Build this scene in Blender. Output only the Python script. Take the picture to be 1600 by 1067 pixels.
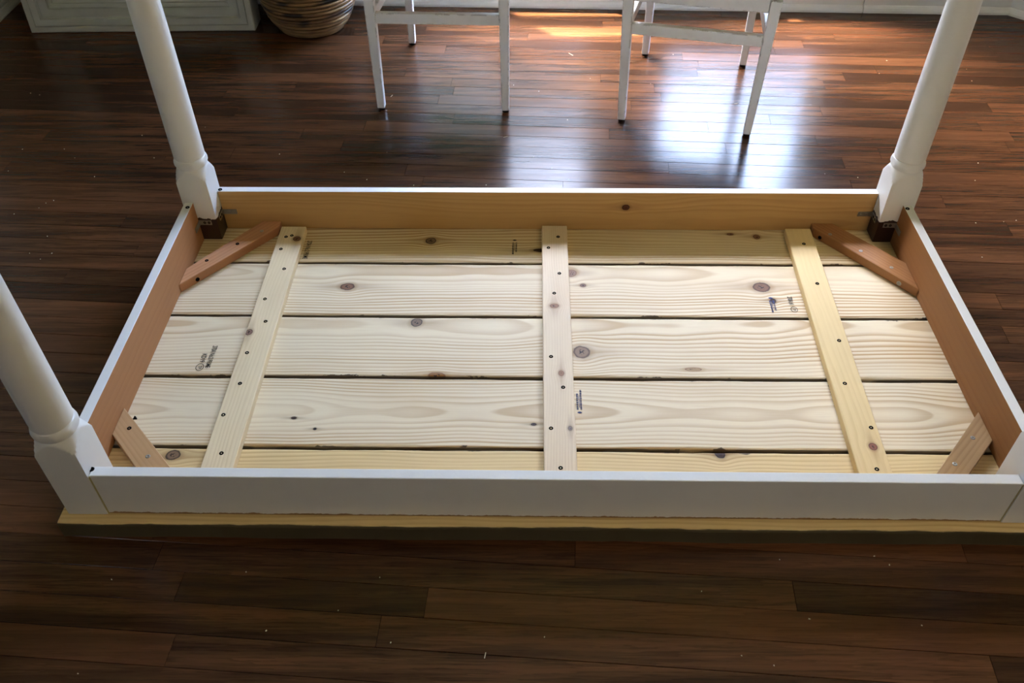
import bpy, bmesh, math, random
from mathutils import Vector, Matrix

random.seed(7)
for o in list(bpy.data.objects):
    bpy.data.objects.remove(o)
scn = bpy.context.scene
COL = scn.collection

# ------------------------------------------------------------------ camera
FPX, CAM = 1375.78, Vector((-0.0366, -1.0717, 1.3492))
PITCH, YAW, ROLL = 0.7639, 0.0218, -0.0089


def cam_axes():
    cp, sp, cy, sy = math.cos(PITCH), math.sin(PITCH), math.cos(YAW), math.sin(YAW)
    cr, sr = math.cos(ROLL), math.sin(ROLL)
    r = Vector((cy, sy, 0)); f = Vector((-sy * cp, cy * cp, -sp)); u = r.cross(f)
    return cr * r + sr * u, -sr * r + cr * u, f


RGT, UPV, FWD = cam_axes()
cd = bpy.data.cameras.new('camera')
cd.sensor_width = 36; cd.lens = FPX / 1600 * 36
cd.clip_start = 0.02; cd.clip_end = 200
cd.dof.use_dof = True; cd.dof.focus_distance = 1.95; cd.dof.aperture_fstop = 14.0
cam = bpy.data.objects.new('camera', cd); COL.objects.link(cam)
cam.matrix_world = Matrix(((RGT.x, UPV.x, -FWD.x, CAM.x), (RGT.y, UPV.y, -FWD.y, CAM.y),
                           (RGT.z, UPV.z, -FWD.z, CAM.z), (0, 0, 0, 1)))
scn.camera = cam


def ray(px, py):
    return RGT * ((px - 800) / FPX) - UPV * ((py - 533.5) / FPX) + FWD


def at(px, py, z=0.0):              # photo pixel -> point on a horizontal plane
    d = ray(px, py); return CAM + d * ((z - CAM.z) / d.z)


def aty(px, py, y):                 # photo pixel -> point on an upright plane across the room
    d = ray(px, py); return CAM + d * ((y - CAM.y) / d.y)


# ------------------------------------------------------------------ world, sun, exposure
W = bpy.data.worlds.new('daylight_sky'); scn.world = W; W.use_nodes = True
wn = W.node_tree; bg = wn.nodes['Background']
sky = wn.nodes.new('ShaderNodeTexSky'); sky.sky_type = 'NISHITA'; sky.sun_disc = False
sky.sun_elevation = math.radians(60); sky.sun_rotation = math.radians(-45); sky.air_density = 1.0; sky.dust_density = 2.5
wn.links.new(sky.outputs[0], bg.inputs[0]); bg.inputs[1].default_value = 2.4
SUN_TAN = 3.3
sl = bpy.data.lights.new('sun', 'SUN'); sl.energy = 20; sl.angle = math.radians(0.6); sl.color = (1.0, 0.86, 0.66)
so = bpy.data.objects.new('sun', sl); COL.objects.link(so)
so.location = (-3, 6, 8)
so.rotation_euler = Vector((1, -1, -SUN_TAN * math.sqrt(2))).to_track_quat('-Z', 'Y').to_euler()
vs = scn.view_settings
vs.view_transform = 'Standard'; vs.look = 'None'; vs.gamma = 1; vs.use_curve_mapping = False
vs.exposure = 2.2


def portal(name, c, w, h, d):
    l = bpy.data.lights.new(name, 'AREA'); l.shape = 'RECTANGLE'; l.size = w; l.size_y = h
    l.cycles.is_portal = True
    o = bpy.data.objects.new(name, l); COL.objects.link(o); o.location = c
    o.rotation_euler = Vector(d).to_track_quat('-Z', 'Y').to_euler()


# ------------------------------------------------------------------ helpers
def link(name, me, mat, parent=None, **props):
    o = bpy.data.objects.new(name, me); COL.objects.link(o)
    if mat is not None:
        for m in (mat if isinstance(mat, (list, tuple)) else [mat]):
            me.materials.append(m)
    if parent: o.parent = parent
    for k, v in props.items(): o[k] = v
    return o


def to_mesh(name, bm, smooth=False):
    bmesh.ops.recalc_face_normals(bm, faces=bm.faces)
    me = bpy.data.meshes.new(name); bm.to_mesh(me); bm.free()
    if smooth:
        for p in me.polygons: p.use_smooth = True
    return me


def thing(name, label, cat, loc=(0, 0, 0), rz=0.0, group=None, kind=None):
    o = bpy.data.objects.new(name, None); COL.objects.link(o)
    o.empty_display_size = 0.05
    o.location = loc; o.rotation_euler = (0, 0, rz); o['label'] = label; o['category'] = cat
    if group: o['group'] = group
    if kind: o['kind'] = kind
    return o


def box(bm, x0, x1, y0, y1, z0, z1, mi=0, mtx=None):
    vs_ = [bm.verts.new(p) for p in ((x0, y0, z0), (x1, y0, z0), (x1, y1, z0), (x0, y1, z0),
                                     (x0, y0, z1), (x1, y0, z1), (x1, y1, z1), (x0, y1, z1))]
    if mtx is not None:
        for v in vs_: v.co = mtx @ v.co
    fs = []
    for f in ((0, 3, 2, 1), (4, 5, 6, 7), (0, 1, 5, 4), (1, 2, 6, 5), (2, 3, 7, 6), (3, 0, 4, 7)):
        fc = bm.faces.new([vs_[i] for i in f]); fc.material_index = mi; fs.append(fc)
    return vs_, fs


def bevel(bm, w, seg=1):
    bmesh.ops.bevel(bm, geom=list(bm.edges), offset=w, segments=seg, affect='EDGES', profile=0.5)


def box_obj(name, x0, x1, y0, y1, z0, z1, mat, parent=None, bev=0.0, seg=1, **p):
    bm = bmesh.new(); box(bm, x0, x1, y0, y1, z0, z1)
    if bev: bevel(bm, bev, seg)
    return link(name, to_mesh(name, bm), mat, parent, **p)


def prism(bm, pts, z0, z1):
    a = [bm.verts.new((p[0], p[1], z0)) for p in pts]; b = [bm.verts.new((p[0], p[1], z1)) for p in pts]
    n = len(pts)
    bm.faces.new(a[::-1]); bm.faces.new(b)
    for i in range(n): bm.faces.new((a[i], a[(i + 1) % n], b[(i + 1) % n], b[i]))


def lathe(bm, prof, n=24, c=(0, 0, 0), cap=True):
    rings = []
    for r, z in prof:
        rings.append([bm.verts.new((c[0] + r * math.cos(2 * math.pi * i / n), c[1] + r * math.sin(2 * math.pi * i / n), c[2] + z)) for i in range(n)])
    for a, b in zip(rings, rings[1:]):
        for i in range(n): bm.faces.new((a[i], a[(i + 1) % n], b[(i + 1) % n], b[i]))
    if cap: bm.faces.new(rings[0][::-1]); bm.faces.new(rings[-1])


# ------------------------------------------------------------------ materials
T = .038          # plank thickness
FILL_GLOW = 7.0  # glow strength of the added fill light
class N:
    """small node-graph helper"""
    def __init__(s, name):
        s.m = bpy.data.materials.new(name); s.m.use_nodes = True
        s.t = s.m.node_tree; s.b = s.t.nodes['Principled BSDF']; s.out = s.t.nodes['Material Output']
        s._tc = None

    def new(s, k): return s.t.nodes.new(k)

    def put(s, sock, v):
        if hasattr(v, 'is_linked'): s.t.links.new(v, sock)
        elif isinstance(v, (tuple, list)) and len(v) == 3 and sock.type == 'RGBA': sock.default_value = (*v, 1)
        else: sock.default_value = v

    def tc(s, which='Object'):
        if s._tc is None: s._tc = s.new('ShaderNodeTexCoord')
        return s._tc.outputs[which]

    def math(s, op, a, b=0.0, c=0.0, clamp=False):
        n = s.new('ShaderNodeMath'); n.operation = op; n.use_clamp = clamp
        s.put(n.inputs[0], a); s.put(n.inputs[1], b); s.put(n.inputs[2], c); return n.outputs[0]

    def sep(s, v):
        n = s.new('ShaderNodeSeparateXYZ'); s.put(n.inputs[0], v); return n.outputs

    def comb(s, x, y, z=0.0):
        n = s.new('ShaderNodeCombineXYZ')
        for i, v in enumerate((x, y, z)): s.put(n.inputs[i], v)
        return n.outputs[0]

    def noise(s, vec, scale=1.0, detail=2.0, rough=0.5):
        n = s.new('ShaderNodeTexNoise'); s.put(n.inputs['Vector'], vec)
        n.inputs['Scale'].default_value = scale; n.inputs['Detail'].default_value = detail; n.inputs['Roughness'].default_value = rough
        return n.outputs[0]

    def mix(s, f, a, b, mode='MIX'):
        n = s.new('ShaderNodeMix'); n.data_type = 'RGBA'; n.blend_type = mode; n.clamp_factor = True
        s.put(n.inputs[0], f); s.put(n.inputs[6], a); s.put(n.inputs[7], b); return n.outputs[2]

    def ss(s, x, lo, hi):      # smoothstep lo..hi -> 0..1
        n = s.new('ShaderNodeMapRange'); n.interpolation_type = 'SMOOTHSTEP'; n.clamp = True
        s.put(n.inputs[0], x); s.put(n.inputs[1], lo); s.put(n.inputs[2], hi); n.inputs[3].default_value = 0; n.inputs[4].default_value = 1
        return n.outputs[0]

    def bump(s, h, dist=0.001, strength=1.0):
        n = s.new('ShaderNodeBump'); s.put(n.inputs['Height'], h); n.inputs['Distance'].default_value = dist; n.inputs['Strength'].default_value = strength
        s.t.links.new(n.outputs[0], s.b.inputs['Normal'])

    def fin(s, col=None, rough=0.5, spec=0.5, metal=0.0, coat=0.0, coat_r=0.1):
        if col is not None: s.put(s.b.inputs['Base Color'], col)
        s.put(s.b.inputs['Roughness'], rough); s.b.inputs['Specular IOR Level'].default_value = spec
        s.b.inputs['Metallic'].default_value = metal
        s.b.inputs['Coat Weight'].default_value = coat; s.put(s.b.inputs['Coat Roughness'], coat_r)
        return s.m


def srgb(r, g, b):
    f = lambda c: (c / 255 / 12.92) if c <= 10 else ((c / 255 + 0.055) / 1.055) ** 2.4
    return (f(r), f(g), f(b))


def wood_color(n, axes='xy', light=(.7, .5, .25), dark=(.45, .25, .08), y0=0.3, d0=0.03, d1=0.0, freq=130.0, contrast=0.85,
               knots=(), seed=0.0, edges=None, edge_col=(.045, .028, .022), warp=0.02, face=None):
    X = n.sep(n.tc('Object'))
    ax = {'x': X[0], 'y': X[1], 'z': X[2]}
    al, ac = ax[axes[0]], ax[axes[1]]
    w1 = n.math('SUBTRACT', n.noise(n.comb(n.math('MULTIPLY', al, 1.7), n.math('MULTIPLY', ac, 5.0), seed), 1.0, 2), .5)
    ace = n.math('MULTIPLY_ADD', w1, warp * 2, ac)
    kd = []
    for (ka, kc, ra, rc, kcol, dcol) in knots:
        da = n.math('DIVIDE', n.math('SUBTRACT', al, ka), ra); dc = n.math('DIVIDE', n.math('SUBTRACT', ac, kc), rc)
        wob = n.math('SUBTRACT', n.noise(n.comb(al, ac, seed + 3.3), 55.0, 3), .5)
        d = n.math('MULTIPLY_ADD', wob, .5, n.math('SQRT', n.math('ADD', n.math('MULTIPLY', da, da), n.math('MULTIPLY', dc, dc))))
        # grain runs round the knot
        da2 = n.math('MULTIPLY', da, .45); e2 = n.math('ADD', n.math('MULTIPLY', da2, da2), n.math('MULTIPLY', n.math('MULTIPLY', dc, dc), .2))
        g = n.math('EXPONENT', n.math('MULTIPLY', e2, -1.0))
        ace = n.math('SUBTRACT', ace, n.math('MULTIPLY', n.math('MULTIPLY', n.math('SUBTRACT', ac, kc), g), .75))
        kd.append((d, kcol, dcol, da, dc))
    dep = n.math('MULTIPLY_ADD', al, d1, d0)
    dep = n.math('MULTIPLY_ADD', n.math('SUBTRACT', n.noise(n.comb(n.math('MULTIPLY', al, 2.2), n.math('MULTIPLY', ac, 1.0), seed + 9), 1.0, 2), .5), .05, dep)
    q = n.math('SUBTRACT', ace, y0)
    r = n.math('SQRT', n.math('ADD', n.math('MULTIPLY', q, q), n.math('MULTIPLY', dep, dep)))
    rv = n.math('MULTIPLY_ADD', n.noise(n.comb(n.math('MULTIPLY', r, 38), seed, 0), 1.0, 1), 1.6, n.math('MULTIPLY', r, freq))
    fr = n.math('FRACT', rv)
    late = n.math('MULTIPLY', n.ss(fr, .25, .84), n.math('SUBTRACT', 1.0, n.ss(fr, .86, 1.0)))
    amt = n.ss(n.noise(n.comb(n.math('MULTIPLY', r, 22), n.math('MULTIPLY', al, .8), seed + 5), 1.0, 1), .3, .7)
    late = n.math('MULTIPLY', late, n.math('MULTIPLY_ADD', amt, .75, .25))
    c = n.mix(n.math('MULTIPLY', late, contrast), light, dark)
    fib = n.noise(n.comb(n.math('MULTIPLY', al, 14), n.math('MULTIPLY', ac, 500), seed), 1.0, 2)
    c = n.mix(n.math('MULTIPLY', n.ss(fib, .45, .8), .16), c, dark)
    blot = n.noise(n.comb(n.math('MULTIPLY', al, 2.5), n.math('MULTIPLY', ac, 9), seed + 2), 1.0, 3)
    c = n.mix(n.math('MULTIPLY', n.ss(blot, .45, .8), .22), c, dark)
    for d, kcol, dcol, da, dc in kd:
        streak = n.math('EXPONENT', n.math('MULTIPLY', n.math('ADD', n.math('MULTIPLY', n.math('MULTIPLY', da, da), .07), n.math('MULTIPLY', n.math('MULTIPLY', dc, dc), 1.3)), -1.0))
        c = n.mix(n.math('MULTIPLY', streak, .55), c, tuple(.55 * a + .45 * b for a, b in zip(kcol, dark)))
        halo = n.math('SUBTRACT', 1.0, n.ss(d, .9, 1.7))
        c = n.mix(n.math('MULTIPLY', halo, .45), c, tuple(.6 * a + .4 * b for a, b in zip(kcol, dark)))
        c = n.mix(n.math('SUBTRACT', 1.0, n.ss(d, .82, 1.0)), c, dcol)
        c = n.mix(n.math('SUBTRACT', 1.0, n.ss(d, .62, .9)), c, kcol)
        crack = n.math('MULTIPLY', n.math('SUBTRACT', 1.0, n.ss(d, .25, .5)), n.ss(n.noise(n.comb(al, ac, seed), 220.0, 1), .5, .56))
        c = n.mix(crack, c, tuple(.25 * a for a in dcol))
    if edges:
        lo, hi = edges
        e = n.math('MINIMUM', n.math('SUBTRACT', ac, lo), n.math('SUBTRACT', hi, ac))
        nn = n.math('SUBTRACT', n.noise(n.comb(n.math('MULTIPLY', al, 11), n.math('MULTIPLY', ac, 22), seed + 20), 1.0, 5, .68), .57)
        m = n.math('SUBTRACT', 1.0, n.ss(n.math('SUBTRACT', e, n.math('MAXIMUM', n.math('MULTIPLY', nn, .05), .0008)), .0, .0016))
        c = n.mix(n.math('MULTIPLY', m, .85), c, edge_col)
    if face is not None:               # weathered outer edge of the front plank
        rg = n.math('SUBTRACT', n.noise(n.comb(n.math('MULTIPLY', al, 9), n.math('MULTIPLY', ac, 60), n.math('MULTIPLY', X[2], 60)), 1.0, 4, .65), .5)
        m = n.math('SUBTRACT', 1.0, n.ss(n.math('MULTIPLY_ADD', rg, .012, n.math('MULTIPLY_ADD', n.math('SUBTRACT', X[2], T), .6, ac)), face + .0005, face + .003))
        c = n.mix(n.math('MULTIPLY', m, .93), c, (.045, .04, .022))
    return c, late


def wood(name, rough=.55, spec=.25, bmp=.0003, **k):
    n = N(name); c, late = wood_color(n, **k)
    n.bump(late, bmp, .6)
    return n.fin(c, rough, spec)


def plain(name, col, rough=.5, spec=.5, metal=0.0, var=0.08, scale=20):
    n = N(name)
    f = n.noise(n.tc('Object'), scale, 3)
    c = n.mix(n.math('MULTIPLY', n.ss(f, .35, .75), var * 4), col, tuple(x * .72 for x in col))
    return n.fin(c, rough, spec, metal)


PINE_L, PINE_D = (.78, .67, .46), (.42, .235, .075)
KN_BR, KN_DK, KN_GR, BLK = (.20, .095, .045), (.055, .024, .012), (.19, .12, .07), (.012, .009, .007)

M = {}
M['screw'] = plain('black_screw', (.006, .0055, .0055), .8, .05)
M['steel'] = plain('zinc_steel', (.42, .41, .37), .42, .5, .9, .12)
M['ink'] = plain('black_ink', (.012, .012, .014), .7, .2)
M['blue_ink'] = plain('blue_ink', (.045, .06, .16), .7, .2)
M['wall'] = plain('wall_paint', (.50, .455, .37), .75, .2, var=.02, scale=3)
M['trim'] = plain('trim_paint', (.74, .74, .72), .4, .5, var=.03, scale=6)
M['ceil'] = plain('ceiling_paint', (.62, .57, .48), .8, .2, var=.02, scale=3)


def white_paint(name, base_z=None, inner=None, bare=(.028, .009, .005)):
    """white paint; optional bare wood below a ragged paint line, on the inner corner faces only"""
    n = N(name)
    f = n.noise(n.tc('Object'), 14, 4, .6)
    c = n.mix(n.math('MULTIPLY', n.ss(f, .5, .8), .18), (.80, .80, .77), (.60, .59, .54))
    X = n.sep(n.tc('Object'))
    if base_z is not None:
        rag = n.math('SUBTRACT', n.noise(n.comb(n.math('MULTIPLY', X[0], 1.0), n.math('MULTIPLY', X[1], 1.0), n.math('MULTIPLY', X[2], .25)), 42, 3, .7), .5)
        h = n.math('MULTIPLY_ADD', rag, base_z[1], X[2])
        m = n.math('SUBTRACT', 1.0, n.ss(h, base_z[0], base_z[0] + .0015))
        if inner:
            side = n.math('ADD', n.math('MULTIPLY', X[0], inner[0]), n.math('MULTIPLY', X[1], inner[1]))
            m = n.math('MULTIPLY', m, n.ss(side, -.022, -.016))
        c = n.mix(m, c, bare)
    n.bump(n.noise(n.tc('Object'), 60, 3), .0006, .4)
    return n.fin(c, .33, .5)


M['white'] = white_paint('white_paint')
M['white_apron'] = white_paint('white_apron_paint', (.0425, .013), None, (.30, .18, .07))

# chipped white paint for the chairs
n = N('chipped_white_paint')
bv = n.new('ShaderNodeBevel'); bv.inputs[0].default_value = .0035; bv.samples = 4
ge = n.new('ShaderNodeNewGeometry')
vm = n.new('ShaderNodeVectorMath'); vm.operation = 'DOT_PRODUCT'
n.t.links.new(bv.outputs[0], vm.inputs[0]); n.t.links.new(ge.outputs['Normal'], vm.inputs[1])
edge = n.math('SUBTRACT', 1.0, n.ss(vm.outputs['Value'], .88, .99))
nz = n.ss(n.noise(n.tc('Object'), 46, 4, .7), .525, .56)
chip = n.math('MULTIPLY', edge, nz)
fl = n.ss(n.noise(n.tc('Object'), 30, 3, .6), .45, .8)
c = n.mix(n.math('MULTIPLY', fl, .25), (.84, .86, .85), (.66, .66, .60))
M['chair'] = n.fin(n.mix(chip, c, (.05, .03, .02)), .35, .5)

# floor: dark stained strips under a worn gloss
n = N('dark_stained_floor')
oi = n.new('ShaderNodeObjectInfo'); rnd = oi.outputs['Random']
X = n.sep(n.tc('Object'))
sd = n.math('MULTIPLY', rnd, 37.0)
g1 = n.noise(n.comb(n.math('MULTIPLY', X[0], 2.2), n.math('MULTIPLY', X[1], 34), sd), 1.0, 5, .62)
g2 = n.noise(n.comb(n.math('MULTIPLY', X[0], 9), n.math('MULTIPLY', X[1], 260), sd), 1.0, 3, .6)
wv = n.math('FRACT', n.math('MULTIPLY_ADD', g1, 9.0, n.math('MULTIPLY', X[1], 40)))
big = n.noise(n.comb(n.math('MULTIPLY', X[0], 1.1), n.math('MULTIPLY', X[1], 1.6), 4.0), 1.0, 3)
c = n.mix(n.ss(g1, .33, .68), (.042, .0175, .0082), (.128, .0530, .0220))
c = n.mix(n.math('MULTIPLY', n.ss(g2, .45, .72), .52), c, (.014, .006, .003))
c = n.mix(n.math('MULTIPLY', n.ss(wv, .6, 1.0), .35), c, (.015, .006, .003))
c = n.mix(n.math('MULTIPLY', n.ss(rnd, .55, 1.0), .6), c, n.mix(.5, c, (.18, .070, .029)))
c = n.mix(n.math('MULTIPLY', n.math('SUBTRACT', 1.0, n.ss(rnd, .0, .4)), .55), c, (.022, .0095, .005))
c = n.mix(n.math('MULTIPLY', n.ss(big, .4, .7), .4), c, (.03, .0115, .005))
scr = n.noise(n.comb(n.math('MULTIPLY', X[0], 3), n.math('MULTIPLY', X[1], 5), 8.0), 1.0, 4)
ro = n.math('MULTIPLY_ADD', scr, .18, .04)
n.bump(n.math('ADD', n.math('MULTIPLY', g2, .25), n.noise(n.comb(n.math('MULTIPLY', X[0], 5), n.math('MULTIPLY', X[1], 22), sd), 1.0, 2)), .0012, .35)
M['floor'] = n.fin(c, n.math('ADD', ro, .08), .31)

# ------------------------------------------------------------------ the room
RA = math.radians(-2.0)              # the back wall stands a little askew of the table
WALL0 = Vector((.30, 2.118, 0))
RM = Matrix.Translation(WALL0) @ Matrix.Rotation(RA, 4, 'Z')     # u along the wall, v beyond it, z up
CEIL = 2.62
XL, XR = -2.265, 1.395               # inner corners, along the wall from WALL0
WIN = [(-.77, -.06, .22, 1.98), (.17, .80, .22, 1.98)]           # openings u0,u1,z0,z1
TH = .11


def wall_with_holes(name, u0, u1, holes):
    bm = bmesh.new(); us = sorted({u0, u1, *[h[0] for h in holes], *[h[1] for h in holes]})
    for a, b in zip(us, us[1:]):
        hh = [h for h in holes if h[0] <= a + 1e-6 and h[1] >= b - 1e-6]
        if hh:
            box(bm, a, b, 0, TH, 0, hh[0][2], mtx=RM); box(bm, a, b, 0, TH, hh[0][3], CEIL, mtx=RM)
        else:
            box(bm, a, b, 0, TH, 0, CEIL, mtx=RM)
    return link(name, to_mesh(name, bm), M['wall'], None, kind='structure')


wall_with_holes('wall_back', XL - .1, XR + .1, WIN)
CL, CR = RM @ Vector((XL, 0, 0)), RM @ Vector((XR, 0, 0))
FRONT = -3.3


def wall_seg(name, a, b, mat, th=.1, z0=0.0, z1=CEIL, out=1):
    d = (Vector(b) - Vector(a)); d.z = 0; nrm = Vector((-d.y, d.x, 0)).normalized() * th * out
    bm = bmesh.new(); a = Vector(a); b = Vector(b)
    prism(bm, [(a.x, a.y), (b.x, b.y), (b.x + nrm.x, b.y + nrm.y), (a.x + nrm.x, a.y + nrm.y)], z0, z1)
    return link(name, to_mesh(name, bm), mat, None, kind='structure')


RK = Vector((CR.x + .42, CR.y - .42, 0))
LW = (-2.15, -1.8, 1.15, 1.6)            # side window added out of view to fill the room with light
wl = wall_seg('wall_left', (CL.x, LW[1], 0), (CL.x, CL.y, 0), M['wall'])
for k, (a, b, z0, z1) in enumerate(((FRONT, LW[0], 0, CEIL), (LW[0], LW[1], 0, LW[2]), (LW[0], LW[1], LW[3], CEIL))):
    o = wall_seg('wall_panel', (CL.x, a, 0), (CL.x, b, 0), M['wall'], z0=z0, z1=z1); o.parent = wl
portal('daylight_portal', (CL.x - .11, (LW[0] + LW[1]) / 2, (LW[2] + LW[3]) / 2), LW[1] - LW[0], LW[3] - LW[2], (1, 0, 0))
w3 = box_obj('window_3', CL.x + .0005, CL.x + .02, LW[0] - .08, LW[1] + .08, LW[3], LW[3] + .09, M['trim'], kind='structure')  # added window out of view, there only to fill the room with light
for a, b, c_, d_ in ((LW[0] - .08, LW[0], LW[2], LW[3]), (LW[1], LW[1] + .08, LW[2], LW[3]), (LW[0] - .1, LW[1] + .1, LW[2] - .04, LW[2]), ((LW[0] + LW[1]) / 2 - .02, (LW[0] + LW[1]) / 2 + .02, LW[2], LW[3])):
    box_obj('casing', CL.x + .0005, CL.x + .02, a, b, c_, d_, M['trim'], w3)
wall_seg('wall_right_angled', (CR.x, CR.y, 0), (RK.x, RK.y, 0), M['wall'])
wall_seg('wall_right', (RK.x, RK.y, 0), (RK.x, FRONT, 0), M['wall'])
wall_seg('wall_front', (RK.x, FRONT, 0), (CL.x, FRONT, 0), M['wall'])
box_obj('ceiling', CL.x - .1, RK.x + .1, FRONT - .1, 2.35, CEIL, CEIL + .08, M['ceil'], kind='structure')


# skirting: boards with a rounded shoe moulding
def skirting(name, a, b, joint=None):
    d = Vector(b) - Vector(a); L = d.length
    mt = Matrix.Translation(Vector(a)) @ Matrix.Rotation(math.atan2(d.y, d.x), 4, 'Z')
    root = None
    ends = [0, L] if joint is None else [0, joint, L]
    for s0, s1 in zip(ends, ends[1:]):
        bm = bmesh.new(); e = .0015 if joint else 0
        prof = [(0, 0), (-.030, 0), (-.030, .008), (-.027, .016), (-.021, .022), (-.016, .024), (-.016, .125), (-.011, .138), (-.006, .142), (0, .142)]
        prof = [(p[0] - .0004, p[1] + .0004) for p in prof]
        A = [bm.verts.new(mt @ Vector((s0 + e, p[0], p[1]))) for p in prof]; B = [bm.verts.new(mt @ Vector((s1 - e, p[0], p[1]))) for p in prof]
        k = len(prof)
        for i in range(k): bm.faces.new((A[i], A[(i + 1) % k], B[(i + 1) % k], B[i]))
        bm.faces.new(A); bm.faces.new(B[::-1])
        if root is None: root = link(name, to_mesh(name, bm), M['trim'], None, kind='structure')
        else: link('skirting_board', to_mesh('skirting_board', bm), M['trim'], root)


skirting('baseboard_back', CL + Vector((.001, 0, 0)), CR, (at(1344, 15) - CL).length)
skirting('baseboard_left', (CL.x, FRONT + .1, 0), (CL.x, CL.y - .03, 0))
skirting('baseboard_right_angled', CR, RK)
skirting('baseboard_right', (RK.x, RK.y - .03, 0), (RK.x, FRONT + .1, 0))

# windows in the back wall
n = N('window_glass')
tr = n.new('ShaderNodeBsdfTransparent'); gl = n.new('ShaderNodeBsdfGlossy'); gl.inputs['Roughness'].default_value = .02
mx = n.new('ShaderNodeMixShader'); mx.inputs[0].default_value = .06
n.t.links.new(tr.outputs[0], mx.inputs[1]); n.t.links.new(gl.outputs[0], mx.inputs[2]); n.t.links.new(mx.outputs[0], n.out.inputs[0])
M['glass'] = n.m
for k, (u0, u1, z0, z1) in enumerate(WIN):
    bm = bmesh.new()
    c = .09                                            # casing on the room side
    box(bm, u0 - c, u0, -.02, -.0005, z0 - .02, z1 + c, mtx=RM); box(bm, u1, u1 + c, -.02, -.0005, z0 - .02, z1 + c, mtx=RM)
    box(bm, u0, u1, -.02, -.0005, z1, z1 + c, mtx=RM); box(bm, u0 - c - .02, u1 + c + .02, -.024, -.0005, z0 - .045, z0 - .0205, mtx=RM)
    w = link('window_%d' % (k + 1), to_mesh('window', bm), M['trim'], None, kind='structure')
    zm = 1.0
    for (s, a, b) in ((0, z0, zm + .02), (1, zm - .02, z1)):
        bm = bmesh.new(); v0 = .045 + .025 * s; v1 = v0 + .025; t = .035
        box(bm, u0, u0 + t, v0, v1, a, b, mtx=RM); box(bm, u1 - t, u1, v0, v1, a, b, mtx=RM)
        box(bm, u0 + t, u1 - t, v0, v1, a, a + t, mtx=RM); box(bm, u0 + t, u1 - t, v0, v1, b - t, b, mtx=RM)
        sa = link('sash', to_mesh('sash', bm), M['trim'], w)
        bm = bmesh.new(); box(bm, u0 + t, u1 - t, v0 + .010, v0 + .013, a + t, b - t, mtx=RM)
        link('pane', to_mesh('pane', bm), M['glass'], sa)
    ce = RM @ Vector(((u0 + u1) / 2, TH + .005, (z0 + z1) / 2))
    portal('daylight_portal', ce, u1 - u0, z1 - z0, RM.to_3x3() @ Vector((0, -1, 0)))

box_obj('pane', CL.x - .06, CL.x - .057, LW[0], LW[1], LW[2], LW[3], M['glass'], w3)

# added unseen roof: slots let slips of sun through, boards block high sky
M['porch'] = plain('porch_boards', (.30, .28, .25), .7, .3)
PZ = 2.50
OFF = PZ / SUN_TAN / math.sqrt(2)


def slot(x0, x1, y0, y1, slant=1.0):      # floor patch -> slot in the roof along the sun's direction
    dy = y1 - y0
    return (x0 - OFF, x1 - OFF, y0 + OFF, y1 + OFF, dy * slant)


slots = sorted([slot(-.10, .36, 2.030, 2.066), slot(-.01, .37, 1.868, 1.940), slot(.885, .935, 1.985, 2.005), slot(.905, .945, 1.848, 1.864)], key=lambda s: s[2])
roof = bpy.data.objects.new('porch_roof', None); COL.objects.link(roof)
roof['label'] = 'grey board porch roof outside the back windows'; roof['category'] = 'porch roof'
roof.location = (0, 2.4, PZ)
rows = []
yc = 2.28
X0, X1 = -3.2, 3.2
by = sorted({round(s[2], 4): s for s in slots}.items())
grp = {}
for s in slots: grp.setdefault((round(s[2], 3), round(s[3], 3)), []).append(s)
# merge overlapping rows into cells: cut the roof by every slot's y bounds
ys = sorted({2.26, 2.84, *[s[2] for s in slots], *[s[3] for s in slots]})
for a, b in zip(ys, ys[1:]):
    cur = X0
    for s in sorted([s for s in slots if s[2] <= a + 1e-6 and s[3] >= b - 1e-6], key=lambda s: s[0]):
        # left end of the slot is cut on the slant
        f = lambda y: s[0] + (s[3] - y)
        bm = bmesh.new(); prism(bm, [(cur, a), (f(a), a), (f(b), b), (cur, b)], -.012, .012)
        link('roof_board', to_mesh('roof_board', bm), M['porch'], roof).location = (0, -2.4, 0)
        cur = s[1]
    bm = bmesh.new(); prism(bm, [(cur, a), (X1, a), (X1, b), (cur, b)], -.012, .012)
    link('roof_board', to_mesh('roof_board', bm), M['porch'], roof).location = (0, -2.4, 0)
for px in (-2.6, 2.6):
    box_obj('roof_post', px - .05, px + .05, .42, .52, -PZ - .4, -.013, M['porch'], roof, .005)
M['lawn'] = plain('lawn_grass', (.10, .13, .05), .9, .1, var=.15, scale=4)
box_obj('lawn', -14, 14, 2.40, 26, -.45, -.40, M['lawn'], kind='structure')

# added unseen row of leaves, its top shaped to close off the lower sky
M['hedge'] = plain('hedge_leaves', (.045, .055, .032), .8, .2, var=.2, scale=9)
rh_ = random.Random(9)
bm = bmesh.new(); NX, NZ = 110, 16
sky_block_top = lambda x: 3.55 + 1.3 / (1 + math.exp((x - .5) * 3)) + .15 * math.sin(3 * x)
gv = []
for side in (0, 1):
    for j in range(NZ + 1):
        gv.append([bm.verts.new((-11 + 22 * i / NX, (8.6 if side else 7.4) + rh_.uniform(-.16, .16) + (.35 if side == 0 else -.35) * (j / NZ) ** 3, -.42 + (sky_block_top(-11 + 22 * i / NX) + .42) * j / NZ + rh_.uniform(-.09, .09))) for i in range(NX + 1)])
for side in (0, 1):
    for j in range(NZ):
        r0, r1 = gv[side * (NZ + 1) + j], gv[side * (NZ + 1) + j + 1]
        for i in range(NX): bm.faces.new((r0[i], r0[i + 1], r1[i + 1], r1[i]))
for i in range(NX): bm.faces.new((gv[NZ][i], gv[NZ][i + 1], gv[2 * NZ + 1][i + 1], gv[2 * NZ + 1][i]))
hd = link('hedge', to_mesh('hedge', bm), M['hedge'], None)
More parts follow.
